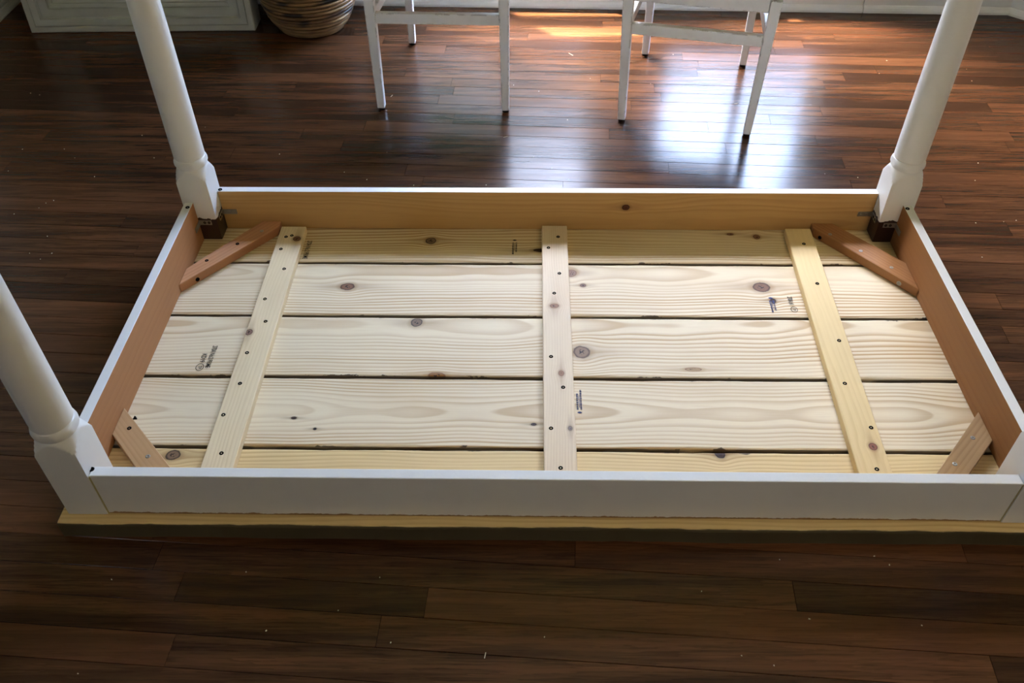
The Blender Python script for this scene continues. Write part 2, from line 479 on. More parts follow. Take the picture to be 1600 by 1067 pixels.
hd['label'] = 'tall clipped green hedge across the lawn outside the windows'; hd['category'] = 'hedge'

# ------------------------------------------------------------------ floor boards
FA = math.radians(-3.4)
floor = box_obj('floor', CL.x - .05, RK.x + .05, FRONT - .05, 2.30, -.06, -.0185, plain('subfloor_dark', (.01, .007, .005), .9, .1), kind='structure')
BW = .0572
FM = Matrix.Rotation(FA, 4, 'Z')
rb = random.Random(11)
cells = []
row = -64
for row in range(-64, 46):
    v0 = row * BW
    u = -3.2 - rb.random() * .9
    while u < 3.0:
        L = rb.choice((.45, .6, .75, .9, 1.1, 1.35)) * rb.uniform(.85, 1.15)
        cells.append((u, u + L, v0)); u += L


def visible(p):
    d = p - CAM; z = d.dot(FWD)
    if z < .1: return False
    return abs(d.dot(RGT) / z * FPX) < 830 and abs(d.dot(UPV) / z * FPX) < 560


far = []
inside = lambda p: CL.x - .05 < p.x < RK.x + .05 and FRONT < p.y < 2.30


def board_mesh(bm, u0, u1, v0):
    g = .0004
    tilt = rb.uniform(-.003, .003); h = rb.uniform(-.0002, .0002)
    pts = []
    a, b, c_, d_ = u0 + g, u1 - g, v0 + g, v0 + BW - g
    e = .0005
    top = [(a, c_ + e), (b, c_ + e), (b, d_ - e), (a, d_ - e)]
    mid = [(a, c_), (b, c_), (b, d_), (a, d_)]
    vc = v0 + BW / 2
    T = [bm.verts.new(FM @ Vector((p[0], p[1], h + tilt * (p[1] - vc)))) for p in top]
    Md = [bm.verts.new(FM @ Vector((p[0], p[1], h + tilt * (p[1] - vc) - e))) for p in mid]
    B = [bm.verts.new(FM @ Vector((p[0], p[1], -.018))) for p in mid]
    bm.faces.new(T)
    for i in range(4):
        j = (i + 1) % 4
        bm.faces.new((Md[i], Md[j], T[j], T[i])); bm.faces.new((B[i], B[j], Md[j], Md[i]))


vis = []
for (u0, u1, v0) in cells:
    a0, a1 = u0, u1
    mids = [FM @ Vector((u0 + (u1 - u0) * t, v0 + BW / 2, 0)) for t in (0, .12, .25, .37, .5, .62, .75, .87, 1)]
    if not any(inside(p) for p in mids): continue
    # trim boards at the side walls
    while not inside(FM @ Vector((u0, v0 + BW / 2, 0))) and u1 - u0 > .05: u0 += .03
    while not inside(FM @ Vector((u1, v0 + BW / 2, 0))) and u1 - u0 > .05: u1 -= .03
    mids = [FM @ Vector((u0 + (u1 - u0) * t / 16, v0 + BW / 2, 0)) for t in range(17)]
    nv = sum(visible(p) for p in mids)
    (vis if nv else far).append((nv, u0, u1, v0))
vis.sort(key=lambda c: min((FM @ Vector(((c[1] + c[2]) / 2, c[3], 0)) - CAM).length, 99))
for nv, u0, u1, v0 in vis[:300]:
    bm = bmesh.new(); board_mesh(bm, u0, u1, v0)
    link('floor_board', to_mesh('floor_board', bm), M['floor'], floor)
bm = bmesh.new()
for nv, u0, u1, v0 in vis[300:] + far: board_mesh(bm, u0, u1, v0)
link('floor_boards', to_mesh('floor_boards', bm), M['floor'], floor, kind='stuff')

# ------------------------------------------------------------------ warm fill light added out of view, built as a ceiling fitting
lp = thing('ceiling_lamp', 'round white glass ceiling lamp giving warm light over the dining room', 'lamp', (1.35, -1.35, CEIL))
M['brass'] = plain('aged_brass', (.45, .33, .15), .35, .5, .9)
n = N('lamp_glass'); n.put(n.b.inputs['Emission Color'], (1.0, .82, .58)); n.b.inputs['Emission Strength'].default_value = FILL_GLOW
M['lampglass'] = n.fin(n.mix(n.noise(n.tc('Object'), 4), (.85, .82, .75), (.8, .77, .7)), .4)
bm = bmesh.new(); lathe(bm, [(.02, -.001), (.075, -.001), (.085, -.012), (.08, -.03), (.02, -.04)], 28)
link('canopy', to_mesh('canopy', bm, True), M['brass'], lp)
bm = bmesh.new(); lathe(bm, [(.06, -.041), (.13, -.07), (.165, -.12), (.16, -.17), (.11, -.215), (.03, -.23)], 28)
link('glass_shade', to_mesh('glass_shade', bm, True), M['lampglass'], lp)

# ------------------------------------------------------------------ upside-down table
P = .188; HA = T + .1094
xl, xr, yb, yf, ta = -.8275, .8448, .6987, -.1352, .0206
EX0, EX1 = -.8684, .886
table = thing('upside_down_table', 'upside-down farmhouse table with white legs and bare pine plank top lying on floor', 'table')


def kn(px, py, rpx, rpy, kcol=KN_BR, dcol=KN_DK, z=T):
    c = at(px, py, z); e = at(px + rpx, py, z); f = at(px, py - rpy, z)
    return (c.x, c.y, abs(e.x - c.x), abs(f.y - c.y), kcol, dcol)


# planks, front (by the camera) to back
edges = [(-.1790, -.0028), (.0028, P - .0030), (P + .0030, 2 * P - .0026), (2 * P + .0026, 3 * P - .0024), (3 * P + .0024, 4 * P - .004)]
plank_mats = [
    wood('pine_plank_front', y0=.12, d0=.05, d1=.0, freq=120, seed=1.0, knots=[kn(270, 711, 13, 9, KN_GR, BLK), kn(1125, 709, 9, 8, KN_DK, BLK)], edges=(-1, edges[0][1]), face=edges[0][0], light=(.78, .60, .30), dark=PINE_D),
    wood('pine_plank_flame', y0=.094, d0=.050, d1=.012, freq=135, seed=2.0, warp=.012, knots=[kn(459, 653, 5, 2.4, KN_DK, BLK), kn(492, 670, 3, 2, BLK, BLK), kn(834, 663, 5, 2.4, KN_DK, BLK)], edges=edges[1], light=PINE_L, dark=PINE_D),
    wood('pine_plank_grey_knot', y0=.35, d0=.06, d1=.02, freq=115, seed=3.0, knots=[kn(651, 504, 10, 7, KN_GR, BLK), kn(909, 550, 14, 10, (.26, .165, .095), KN_DK), kn(682, 586, 15, 5, (.28, .13, .03), KN_BR), kn(1083, 577, 14, 3, (.38, .25, .12), KN_BR)], edges=edges[2], light=PINE_L, dark=PINE_D),
    wood('pine_plank_brown_knots', y0=.53, d0=.05, d1=.02, freq=120, seed=4.0, knots=[kn(543, 448, 12, 6), kn(1190, 449, 15, 8), kn(893, 427, 9, 6, (.28, .16, .10), KN_BR), kn(911, 446, 5, 3), kn(1208, 470, 5, 4, KN_DK, BLK)], edges=edges[3], light=PINE_L, dark=PINE_D),
    wood('pine_plank_back', y0=.75, d0=.05, d1=.0, freq=100, seed=5.0, knots=[kn(674, 376, 9, 5, KN_GR, BLK), kn(846, 391, 13, 3, KN_DK, BLK), kn(1141, 366, 6, 2, KN_BR, KN_DK), kn(1182, 370, 6, 4, KN_BR, KN_DK)], edges=edges[4], light=(.78, .65, .41), dark=PINE_D),
]
rp = random.Random(3)
planks = []
for k, (y0, y1) in enumerate(edges):
    bm = bmesh.new(); nx = 90; rr = .005
    prof0 = [(0, 0), (0, T - rr), (rr * .3, T - rr * .3), (rr, T)]
    rings = []
    ph = [rp.uniform(0, 6) for _ in range(8)]
    for i in range(nx + 1):
        x = EX0 + (EX1 - EX0) * i / nx
        wa = .0007 * math.sin(9 * x + ph[0]) + .0006 * math.sin(23 * x + ph[1]) + .0005 * rp.uniform(-1, 1)
        wb = .0007 * math.sin(8 * x + ph[2]) + .0006 * math.sin(27 * x + ph[3]) + .0005 * rp.uniform(-1, 1)
        ez = .0006 * math.sin(13 * x + ph[4])
        ring = [(y0 + wa + p[0], p[1]) for p in prof0] + [((y0 + y1) / 2, T + ez * .3)] + [(y1 + wb - p[0], p[1]) for p in prof0[::-1]]
        rings.append([bm.verts.new((x, p[0], p[1])) for p in ring])
    m_ = len(rings[0])
    for a, b in zip(rings, rings[1:]):
        for i in range(m_): bm.faces.new((a[i], a[(i + 1) % m_], b[(i + 1) % m_], b[i]))
    bm.faces.new(rings[0]); bm.faces.new(rings[-1][::-1])
    planks.append(link('plank', to_mesh('plank', bm), plank_mats[k], table))

# ---- aprons: painted outside and on the edge, bare wood inside
M['apron_pine'] = wood('bare_pine_apron', axes='xz', y0=.06, d0=.02, d1=.012, freq=75, seed=8.0, contrast=.45, warp=.05,
                       light=(.60, .37, .14), dark=(.42, .22, .07), knots=[(aty(978, 324, yb).x, aty(978, 324, yb).z, .011, .009, (.09, .025, .012), (.03, .012, .008))])
M['apron_side'] = wood('stained_side_apron', axes='yz', y0=.3, d0=.05, d1=0, freq=60, seed=9.0, contrast=.25, light=(.42, .20, .085), dark=(.30, .13, .05))
a_ = .0355
LEGS = [(-.8190, .6885, 1, -1), (.8385, .6885, -1, -1), (-.8190, -.1225, 1, 1), (.8385, -.1225, -1, 1)]   # x, y, inward signs
lg = a_ + .0012


def apron(x0, x1, y0, y1, inner, wmat):
    bm = bmesh.new(); box(bm, x0, x1, y0, y1, T + .0006, HA); bevel(bm, .0016, 2)
    me = None
    for f in bm.faces:
        if f.normal.dot(Vector(inner)) > .7: f.material_index = 1
    o = link('apron', to_mesh('apron', bm), [M['white_apron'], wmat], table)
    return o


ap_b = apron(LEGS[0][0] + lg, LEGS[1][0] - lg, yb, yb + ta, (0, -1, 0), M['apron_pine'])
ap_f = apron(LEGS[2][0] + lg, LEGS[3][0] - lg, yf - ta, yf, (0, 1, 0), M['apron_pine'])
ap_l = apron(xl - ta, xl, LEGS[2][1] + lg, LEGS[0][1] - lg, (1, 0, 0), M['apron_side'])
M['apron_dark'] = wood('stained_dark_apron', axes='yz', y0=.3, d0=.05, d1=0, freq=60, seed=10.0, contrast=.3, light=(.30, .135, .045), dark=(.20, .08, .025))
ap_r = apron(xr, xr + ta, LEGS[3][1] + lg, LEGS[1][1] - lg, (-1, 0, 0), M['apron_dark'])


def leg_mesh():
    bm = bmesh.new(); nseg = 64; bead = .0355
    prof = [(0.001, 9), (.162, 9)]
    for i in range(13):                                  # shoulder turned out of the square block
        t = i / 12; prof.append((.162 + .030 * t, a_ * 1.40 - (a_ * 1.40 - .0345) * (t ** 1.15)))
    prof += [(.1655, .0335), (.167, .0335), (.1685, .036), (.173, .0382), (.178, .0386), (.183, .0375), (.187, .0352), (.1885, .0335), (.190, .0334)]
    prof = [p if k < 15 else (p[0] + .028, p[1]) for k, p in enumerate(prof)]
    prof += [(.2205, .0352), (.30, .0349), (.42, .0342), (.56, .0330), (.64, .030), (.66, .027), (.668, .027), (.672, .031), (.684, .033), (.696, .031), (.70, .026), (.715, .021), (.718, .016)]
    rings = []
    for z, r in prof:
        ring = []
        for i in range(nseg):
            th = 2 * math.pi * i / nseg + math.pi / nseg * 0
            cs, sn = math.cos(th), math.sin(th)
            q = min(a_ / max(abs(cs), abs(sn)), r)
            if r == 9: q = min(q, a_ * 1.40)
            ring.append(bm.verts.new((q * cs, q * sn, z)))
        rings.append(ring)
    for a, b in zip(rings, rings[1:]):
        for i in range(nseg): bm.faces.new((a[i], a[(i + 1) % nseg], b[(i + 1) % nseg], b[i]))
    bm.faces.new(rings[0][::-1]); bm.faces.new(rings[-1])
    me = to_mesh('leg', bm, True)
    me.set_sharp_from_angle(angle=math.radians(28))
    return me


for i, (x, y, sx, sy) in enumerate(LEGS):
    mt = white_paint('white_leg_paint', (.062, .03), (sx, sy), (.030, .009, .005)) if i < 2 else M['white']
    o = link('leg', leg_mesh(), mt, table)
    o.location = (x, y, T)

# dried filler in the joint between front leg and apron
M['filler'] = plain('yellowed_filler', (.46, .40, .20), .7, .2)
for x0, x1 in ((LEGS[2][0] + a_ + .0001, LEGS[2][0] + lg + .0017), (LEGS[3][0] - lg - .0007, LEGS[3][0] - a_ - .0001)):
    box_obj('joint_filler', x0, x1, yf - ta - .0007, yf - ta + .004, T + .001, HA - .003, M['filler'], table)

# ---- screws: flat heads sunk flush, shared mesh
bm = bmesh.new(); lathe(bm, [(.0030, -.003), (.0034, .0), (.0030, .0007), (.0012, .0004), (.0008, -.0004)], 12)
SCREW = to_mesh('screw', bm, True); SCREW.materials.append(M['screw'])
bm = bmesh.new(); lathe(bm, [(.0030, -.003), (.0036, .0), (.0031, .0007), (.0012, .0004), (.0008, -.0004)], 12)
SCREW_S = to_mesh('steel_screw', bm, True); SCREW_S.materials.append(M['steel'])


def screw(p, parent, nrm=(0, 0, 1), me=SCREW, s=1.0):
    o = bpy.data.objects.new('screw', me); COL.objects.link(o); o.parent = parent; o.location = p
    o.rotation_euler = Vector(nrm).to_track_quat('Z', 'Y').to_euler(); s *= 1.3; o.scale = (s, s, s); return o


# ---- battens
BZ = T + .019


def batten(corners, mat, screws):
    bm = bmesh.new(); prism(bm, corners, T + .0007, BZ); bevel(bm, .0012, 1)
    o = link('batten', to_mesh('batten', bm), mat, table)
    for (px, py) in screws: screw(at(px, py, BZ), o)
    return o


kb = lambda px, py, rx, ry, kc, dc: (lambda k: (k[1], k[0], k[3], k[2], kc, dc))(kn(px, py, rx, ry, kc, dc, BZ))
mb = [wood('batten_pine_a', axes='yx', y0=-.52, d0=.03, d1=.03, freq=150, seed=12, contrast=.4, light=(.80, .66, .42), dark=(.52, .36, .18), knots=[kb(464, 373, 6.5, 4, (.16, .07, .035), KN_DK), kb(389, 519, 6, 5, (.22, .12, .08), KN_DK)]),
      wood('batten_pine_b', axes='yx', y0=-.2, d0=.04, d1=.0, freq=170, seed=13, contrast=.3, light=(.78, .64, .44), dark=(.50, .32, .17), knots=[kb(866, 478, 8, 4, (.30, .15, .07), KN_BR), kb(877, 583, 5, 5, (.32, .16, .08), KN_BR), kb(891, 669, 4, 4, (.25, .2, .17), KN_GR)]),
      wood('batten_pine_c', axes='yx', y0=.52, d0=.03, d1=.0, freq=90, seed=14, contrast=.28, light=(.76, .58, .29), dark=(.52, .33, .13), knots=[kb(1364, 698, 7, 6, (.26, .10, .06), (.07, .02, .02))])]
batten([(-.640, .682), (-.579, .682), (-.577, yf + .002), (-.638, yf + .002)][::-1], mb[0], [(447, 370), (456, 368), (439, 389), (444, 420), (414, 467), (415, 502), (386, 551), (375, 599), (349, 648), (346, 708)])
batten([(.001, .690), (.0625, .690), (.0595, yf + .002), (-.002, yf + .002)][::-1], mb[1], [(872, 370), (857, 387), (874, 427), (866, 458), (861, 557), (880, 605), (861, 669), (876, 731)])
batten([(.594, .682), (.656, .682), (.634, yf + .002), (.572, yf + .002)][::-1], mb[2], [(1256, 381), (1277, 443), (1311, 532), (1320, 599), (1361, 668), (1370, 733)])

# ---- corner braces
br_w = wood('brace_wood', axes='xy', y0=.9, d0=.3, d1=0, freq=70, seed=15, contrast=.3, light=(.52, .28, .12), dark=(.33, .15, .055), warp=.08)


def brace_mat(name, ang, seed, light, dark):
    n = N(name)
    mp = n.new('ShaderNodeMapping'); n.t.links.new(n.tc('Object'), mp.inputs[0]); mp.inputs['Rotation'].default_value = (0, 0, -ang)
    tcn = n._tc
    class F:            # route the rotated coordinates through wood_color
        pass
    old = n.tc; n.tc = lambda w='Object': mp.outputs[0]
    c, late = wood_color(n, 'xy', light, dark, y0=.25 + seed * .02, d0=.05, d1=0, freq=110, contrast=.6, seed=seed, warp=.01)
    n.bump(late, .0003, .5)
    return n.fin(c, .5, .4)


def brace(pts, mat, screws, z1=BZ + .001):
    bm = bmesh.new(); prism(bm, pts, T + .0007, z1); bevel(bm, .001, 1)
    o = link('corner_brace', to_mesh('corner_brace', bm), mat, table)
    for px, py, st in screws: screw(at(px, py, z1), o, me=SCREW_S if st else SCREW)
    return o


g = .0006
bz = BZ + .004
b1 = brace([(xl + g, .512), (xl + g, .452), (-.6435, .676), (-.6435, yb - g), (-.690, yb - g)], brace_mat('brace_back_left', math.atan2(.225, .185), 21, (.54, .27, .13), (.36, .15, .06)), [(371, 381, 0), (323, 407, 0), (409, 361, 1)], bz)
b2 = brace([(.712, yb - g), (.661, yb - g), (.661, .676), (xr - g, .450), (xr - g, .545)], brace_mat('brace_back_right', math.atan2(-.225, .185), 22, (.38, .175, .06), (.21, .085, .026)), [(1297, 366, 1), (1345, 392, 1), (1393, 418, 1)], bz)
b3 = brace([(xl + g, .078), (xl + g, .010), (-.697, yf + g), (-.630, yf + g)], brace_mat('brace_front_left', math.atan2(-.22, .2), 23, (.50, .30, .14), (.34, .18, .07)), [(202, 669, 0), (231, 713, 1)], bz)
b4 = brace([(xr - g, .084), (.655, yf + g), (.712, yf + g), (xr - g, .012)], brace_mat('brace_front_right', math.atan2(.22, .2), 24, (.42, .26, .12), (.27, .14, .05)), [(1520, 684, 1), (1492, 725, 1)], bz)
# screws driven through the braces' sides
d1_ = Vector((.225, -.185, 0)).normalized(); s1_ = Vector((xl + g, .452, 0)); e1_ = Vector((-.6435, .676, 0))
p = s1_.lerp(e1_, .16); p.z = T + .010; screw(p + d1_ * .001, b1, d1_, s=1.2)
s2_ = Vector((.661, .676, 0)); e2_ = Vector((xr - g, .450, 0)); d2_ = Vector((-.225, -.185, 0)).normalized()
p = s2_.lerp(e2_, .84); p.z = T + .010; screw(p + d2_ * .001, b2, d2_, me=SCREW_S, s=1.25)
p = s2_.lerp(e2_, .08); p.z = T + .010; screw(p + d2_ * .001, b2, d2_, s=1.1)
# screw standing proud beside the front-left brace
bm = bmesh.new(); lathe(bm, [(.0006, 0), (.0016, .004), (.0016, .018), (.0042, .022), (.0042, .023)], 10)
sp = link('screw', to_mesh('standing_screw', bm, True), M['screw'], b3)
q = at(213, 656, T + .010); sp.location = (q.x - .0185, q.y - .010, T + .010); sp.rotation_euler = (math.radians(75), 0, math.radians(120))

# ---- pocket screws on the apron edges
for (px, py, par) in ((293, 324, ap_l), (344, 296, ap_b), (1418, 326, ap_r), (143, 733, ap_f)): screw(at(px, py, HA + .0004), par, s=1.15)


# ---- steel angle brackets at the legs
def bracket(corner, dir_leg, dir_apron, z0, L1=.030, L2=.034, h=.013, t=.0016):
    """corner = where leg face meets apron face; one arm on the leg, one arm on the apron, both raised by t"""
    bm = bmesh.new(); c = Vector(corner); u = Vector(dir_leg); w = Vector(dir_apron)
    def slab(o, a, la, b):     # arm along a, thickness along b
        pts = [o, o + a * la, o + a * la + b * t, o + b * t]
        prism(bm, [(p.x, p.y) for p in pts], z0, z0 + h)
    slab(c + u * .0 + w * .0004, u, L1, w)                 # lies on the leg face (face normal = w)
    slab(c + u * .0004 + w * .0022, w, L2, u)              # lies on the apron face (face normal = u)
    o = link('angle_bracket', to_mesh('angle_bracket', bm), M['steel'], table)
    for f in (.45, .8):
        screw(c + u * L1 * f + w * (t + .0005) + Vector((0, 0, z0 + h / 2)), o, w, s=.8)
        screw(c + w * (L2 * f + .002) + u * (t + .0005) + Vector((0, 0, z0 + h / 2)), o, u, me=SCREW_S, s=.8)
    return o


for (x, y, sx, sy) in LEGS:
    ax_ = xl if sx > 0 else xr; ay_ = yb if sy < 0 else yf
    zb = .083
    bracket((ax_, y + sy * a_, 0), (sx, 0, 0), (0, sy, 0), zb)
    bracket((x + sx * a_, ay_, 0), (0, sy, 0), (sx, 0, 0), zb)

# ---- lumber stamps: flat print on the planks
def stamp_text(txt, px, py, size, rot, parent, mat, z=T + .0008, sx=1.0):
    cu = bpy.data.curves.new('stamp_print', 'FONT'); cu.body = txt; cu.size = size; cu.align_x = 'CENTER'; cu.align_y = 'CENTER'; cu.offset = size * .012
    ob = bpy.data.objects.new('tmp', cu); COL.objects.link(ob)
    dg = bpy.context.evaluated_depsgraph_get(); me = bpy.data.meshes.new_from_object(ob.evaluated_get(dg))
    bpy.data.objects.remove(ob); bpy.data.curves.remove(cu)
    me.materials.clear()
    o = link('stamp_print', me, mat, parent); c = at(px, py, z)
    o.location = (c.x, c.y, z); o.rotation_euler = (0, 0, rot); o.scale = (sx, 1, 1); return o


def ring_mark(px, py, rx, ry, parent, mat, rot=0.0):
    bm = bmesh.new(); k = 28
    A = [bm.verts.new((rx * math.cos(2 * math.pi * i / k), ry * math.sin(2 * math.pi * i / k), 0)) for i in range(k)]
    B = [bm.verts.new(((rx - .0013) * math.cos(2 * math.pi * i / k), (ry - .0013) * math.sin(2 * math.pi * i / k), 0)) for i in range(k)]
    for i in range(k): bm.faces.new((A[i], A[(i + 1) % k], B[(i + 1) % k], B[i]))
    c = at(px, py, T + .0008); o = link('stamp_ring', to_mesh('stamp_ring', bm), mat, parent); o.location = c; o.rotation_euler = (0, 0, rot)


H90 = math.pi / 2
stamp_text('270A No.2 PRIME', 330, 557, .0148, -H90, planks[2], M['ink'], sx=.60)
stamp_text('KD19', 317.5, 559, .0150, -H90, planks[2], M['ink'], sx=.72)
stamp_text('TP', 312, 573.5, .0105, -H90, planks[2], M['ink'], sx=.8); ring_mark(312, 573.5, .0105, .0085, planks[2], M['ink'], -H90)
stamp_text('270A No.2 PRIME', 1306, 623, .0170, H90, planks[1], M['ink'], sx=.60)
stamp_text('270A No.2 PRIME', 480, 390, .0160, -H90, planks[4], M['ink'], sx=.60)
stamp_text('270A #1', 1235, 470, .0150, -H90, planks[3], M['ink'], sx=.55)
stamp_text('TP', 1241, 483.5, .0095, -H90, planks[3], M['ink'], sx=.8); ring_mark(1241, 483.5, .0095, .0078, planks[3], M['ink'], -H90)


def grade_stamp(px, py, L, wd, parent, mat, flip=1, seed=0):
    """small inked grade mark: leaf-shaped emblem, a ruled line and two rows of worn lettering blocks"""
    r = random.Random(seed); bm = bmesh.new()
    k = 16; e = [bm.verts.new((wd * .45 * math.cos(2 * math.pi * i / k) ** 3 * 1.1 if False else wd * .42 * math.cos(2 * math.pi * i / k), L / 2 - wd * .25 + wd * .22 * math.sin(2 * math.pi * i / k) * (1 - abs(math.cos(2 * math.pi * i / k))) ** .3, 0)) for i in range(k)]
    bm.faces.new(e)
    def rect(x0, x1, y0, y1): bm.faces.new([bm.verts.new(p) for p in ((x0, y0, 0), (x1, y0, 0), (x1, y1, 0), (x0, y1, 0))])
    for side in (-1, 1):
        y = L / 2 - wd * .9
        while y > -L / 2 + (0 if side < 0 else L * .14):
            h = r.uniform(.0016, .0034); xo = r.uniform(0, .0008)
            rect(side * wd * .30 - wd * .17 + xo, side * wd * .30 + wd * .17, y - h, y); y -= h + r.uniform(.0007, .0022)
    rect(-.0005, .0005, -L * .28, L * .24)
    c = at(px, py, T + .0008); o = link('grade_stamp', to_mesh('grade_stamp', bm), mat, parent); o.location = c
    if flip < 0: o.rotation_euler = (0, 0, math.pi)


grade_stamp(804, 385, .056, .013, planks[4], M['ink'], 1, 1)
grade_stamp(1207, 476, .052, .013, planks[3], M['blue_ink'], 1, 2)
grade_stamp(905, 628, .062, .012, planks[1], M['blue_ink'], -1, 3)

# ------------------------------------------------------------------ chairs
M['seat'] = wood('seat_wood', y0=.2, d0=.05, freq=60, seed=31, contrast=.4, light=(.22, .12, .055), dark=(.11, .05, .02))


def chair(name, label, feet, splay=0.0):
    """feet: front-left, front-right, back-left, back-right on the floor, seen from the table"""
    c = sum((Vector(f) for f in feet), Vector((0, 0, 0))) / 4; c.z = 0
    d = Vector(feet[1]) - Vector(feet[0]); ang = math.atan2(d.y, d.x)
    t = thing(name, label, 'chair', c, ang, 'white wooden chairs along the wall')
    inv = (Matrix.Translation(c) @ Matrix.Rotation(ang, 4, 'Z')).inverted()
    fl, fr, bl, br = [inv @ Vector(f) for f in feet]
    tops = [fl, fr, bl, br]

    def bar(nm, a, b, w0, d0, w1, d1, up=(0, 1, 0), parent=t, bev=.0018):
        a, b = Vector(a), Vector(b); z = (b - a).normalized(); u = Vector(up); x = u.cross(z).normalized(); y = z.cross(x)
        bm = bmesh.new()
        A = [bm.verts.new(a + x * sx * w0 / 2 + y * sy * d0 / 2) for sx, sy in ((-1, -1), (1, -1), (1, 1), (-1, 1))]
        B = [bm.verts.new(b + x * sx * w1 / 2 + y * sy * d1 / 2) for sx, sy in ((-1, -1), (1, -1), (1, 1), (-1, 1))]
        bm.faces.new(A[::-1]); bm.faces.new(B)
        for i in range(4): bm.faces.new((A[i], A[(i + 1) % 4], B[(i + 1) % 4], B[i]))
        bevel(bm, bev, 1)
        return link(nm, to_mesh(nm, bm), M['chair'], parent)

    zt = .402
    for i, f in enumerate((fl, fr, bl, br)):
        s = (-1, 1, -1, 1)[i]; front = i < 2
        top = Vector((f.x + s * splay, f.y, zt)) if front else Vector((f.x + s * splay * .5, f.y + .05, .92))
        if front:
            l = bar('leg', (f.x, f.y, .008), top, .022, .024, .030, .030)
        else:                                            # back post bends above the seat
            mid = Vector((f.x, f.y, zt))
            l = bar('leg', (f.x, f.y, .008), mid, .022, .026, .029, .032)
            bar('back_post', mid + Vector((0, 0, .0005)), top, .028, .030, .022, .022)
        bm = bmesh.new(); lathe(bm, [(.0095, 0), (.0105, .003), (.0105, .0078)], 14, (f.x, f.y, .0))
        link('foot_glide', to_mesh('foot_glide', bm), M['screw'], l)
    h0, h1 = .272, .303
    zc, hh = (h0 + h1) / 2, h1 - h0
    k = zc / zt
    pt = lambda f, s, z: Vector((f.x + s * splay * z / zt, f.y, z))
    bar('stretcher', pt(fl, -1, zc) + Vector((.013, 0, 0)), pt(fr, 1, zc) - Vector((.013, 0, 0)), hh, .018, hh, .018)
    for a, b, s in ((fl, bl, -1), (fr, br, 1)):
        pa, pb = pt(a, s, zc + .004), Vector((b.x, b.y, zc + .004)); dd = (pb - pa).normalized()
        bar('stretcher', pa + dd * .016, pb - dd * .017, .016, .030, .016, .030, up=(0, 0, 1))
    zr0, zr1 = .366, .404
    zz, rh = (zr0 + zr1) / 2, zr1 - zr0
    bar('seat_rail', pt(fl, -1, zz) + Vector((.0155, 0, 0)), pt(fr, 1, zz) - Vector((.0155, 0, 0)), rh, .02, rh, .02)
    bar('seat_rail', Vector((bl.x + .016, bl.y, zz)), Vector((br.x - .016, br.y, zz)), rh, .02, rh, .02)
    for a, b, s in ((fl, bl, -1), (fr, br, 1)):
        pa, pb = pt(a, s, zz), Vector((b.x, b.y, zz)); dd = (pb - pa).normalized()
        bar('seat_rail', pa + dd * .0165, pb - dd * .018, .018, rh, .018, rh, up=(0, 0, 1))
    # seat, rounded at the front corners
    bm = bmesh.new(); pts = []
    m = .016
    A, B, C, D = (fl.x - splay - m, fl.y - m), (fr.x + splay + m, fr.y - m), (br.x - .018, br.y - .019), (bl.x + .018, bl.y - .019)
    for i in range(6):
        th = math.pi + i / 5 * H90; pts.append((A[0] + .02 + .02 * math.cos(th), A[1] + .02 + .02 * math.sin(th)))
    for i in range(6):
        th = 1.5 * math.pi + i / 5 * H90; pts.append((B[0] - .02 + .02 * math.cos(th), B[1] + .02 + .02 * math.sin(th)))
    pts += [C, D]
    prism(bm, pts, .405, .425); bevel(bm, .004, 2)
    link('seat', to_mesh('seat', bm), M['seat'], t)
    for z in (.56, .70, .84):
        f = (z - zt) / (.92 - zt)
        off = .05 * f
        bar('back_slat', (bl.x + .016, bl.y + off, z), (br.x - .016, br.y + off, z), .07, .012, .07, .012)
    return t


chair('white_wooden_chair', 'chipped white wooden chair beside the woven basket', [at(597, 170), at(790, 174), at(645, 69), at(786, 74)])
chair('white_wooden_chair', 'chipped white wooden chair turned askew, standing away from the woven basket', [at(971, 188), at(1166, 211), at(1008, 86), at(1160, 103)], splay=.010)

# ------------------------------------------------------------------ white framed mirror leaning on the wall
M['frame'] = plain('whitewashed_frame', (.52, .54, .52), .5, .4, var=.07, scale=18)  # white paint greyed to carry the shade of the wall corner
n = N('dark_mirror'); f = n.noise(n.tc('Object'), 3, 2)
M['mirror'] = n.fin(n.mix(f, (.02, .025, .04), (.035, .04, .06)), .08, .6)
FW, FH, FD = .787, .98, .092
fa, fb = at(50, 52), at(398, 48.5)
mr = thing('framed_mirror', 'large white moulded picture frame leaning on the back wall', 'mirror', (fa + fb) / 2, math.atan2((fb - fa).y, (fb - fa).x))
lean = math.radians(5.0)
pf = [(0, 0), (0, .0), (.003, -.004), (.020, -.004), (.0215, .004), (.0225, .004), (.024, -.002), (.044, -.001), (.0455, .009), (.047, .012), (.052, .010), (.078, .010), (.0795, .020), (.083, .021), (.085, .018), (.092, .020), (.0935, .028), (.104, .030), (.108, .038), (.108, FD * .8), (0, FD)]
pf = [(w, d + .004) for w, d in pf[1:]]
LM = Matrix.Rotation(-lean, 4, 'X')
corn = [(-FW / 2, 0), (FW / 2, 0), (FW / 2, FH), (-FW / 2, FH)]; inw = [(1, 1), (-1, 1), (-1, -1), (1, -1)]
for s in range(4):
    bm = bmesh.new(); e = (s + 1) % 4; A = []; B = []
    for w, d in pf:
        A.append(bm.verts.new(LM @ Vector((corn[s][0] + inw[s][0] * w, d, corn[s][1] + inw[s][1] * w))))
        B.append(bm.verts.new(LM @ Vector((corn[e][0] + inw[e][0] * w, d, corn[e][1] + inw[e][1] * w))))
    k = len(pf)
    for i in range(k): bm.faces.new((A[i], A[(i + 1) % k], B[(i + 1) % k], B[i]))
    bm.faces.new(A); bm.faces.new(B[::-1])
    for v in bm.verts: v.co.z += .0005
    link('frame_rail', to_mesh('frame_rail', bm), M['frame'], mr)
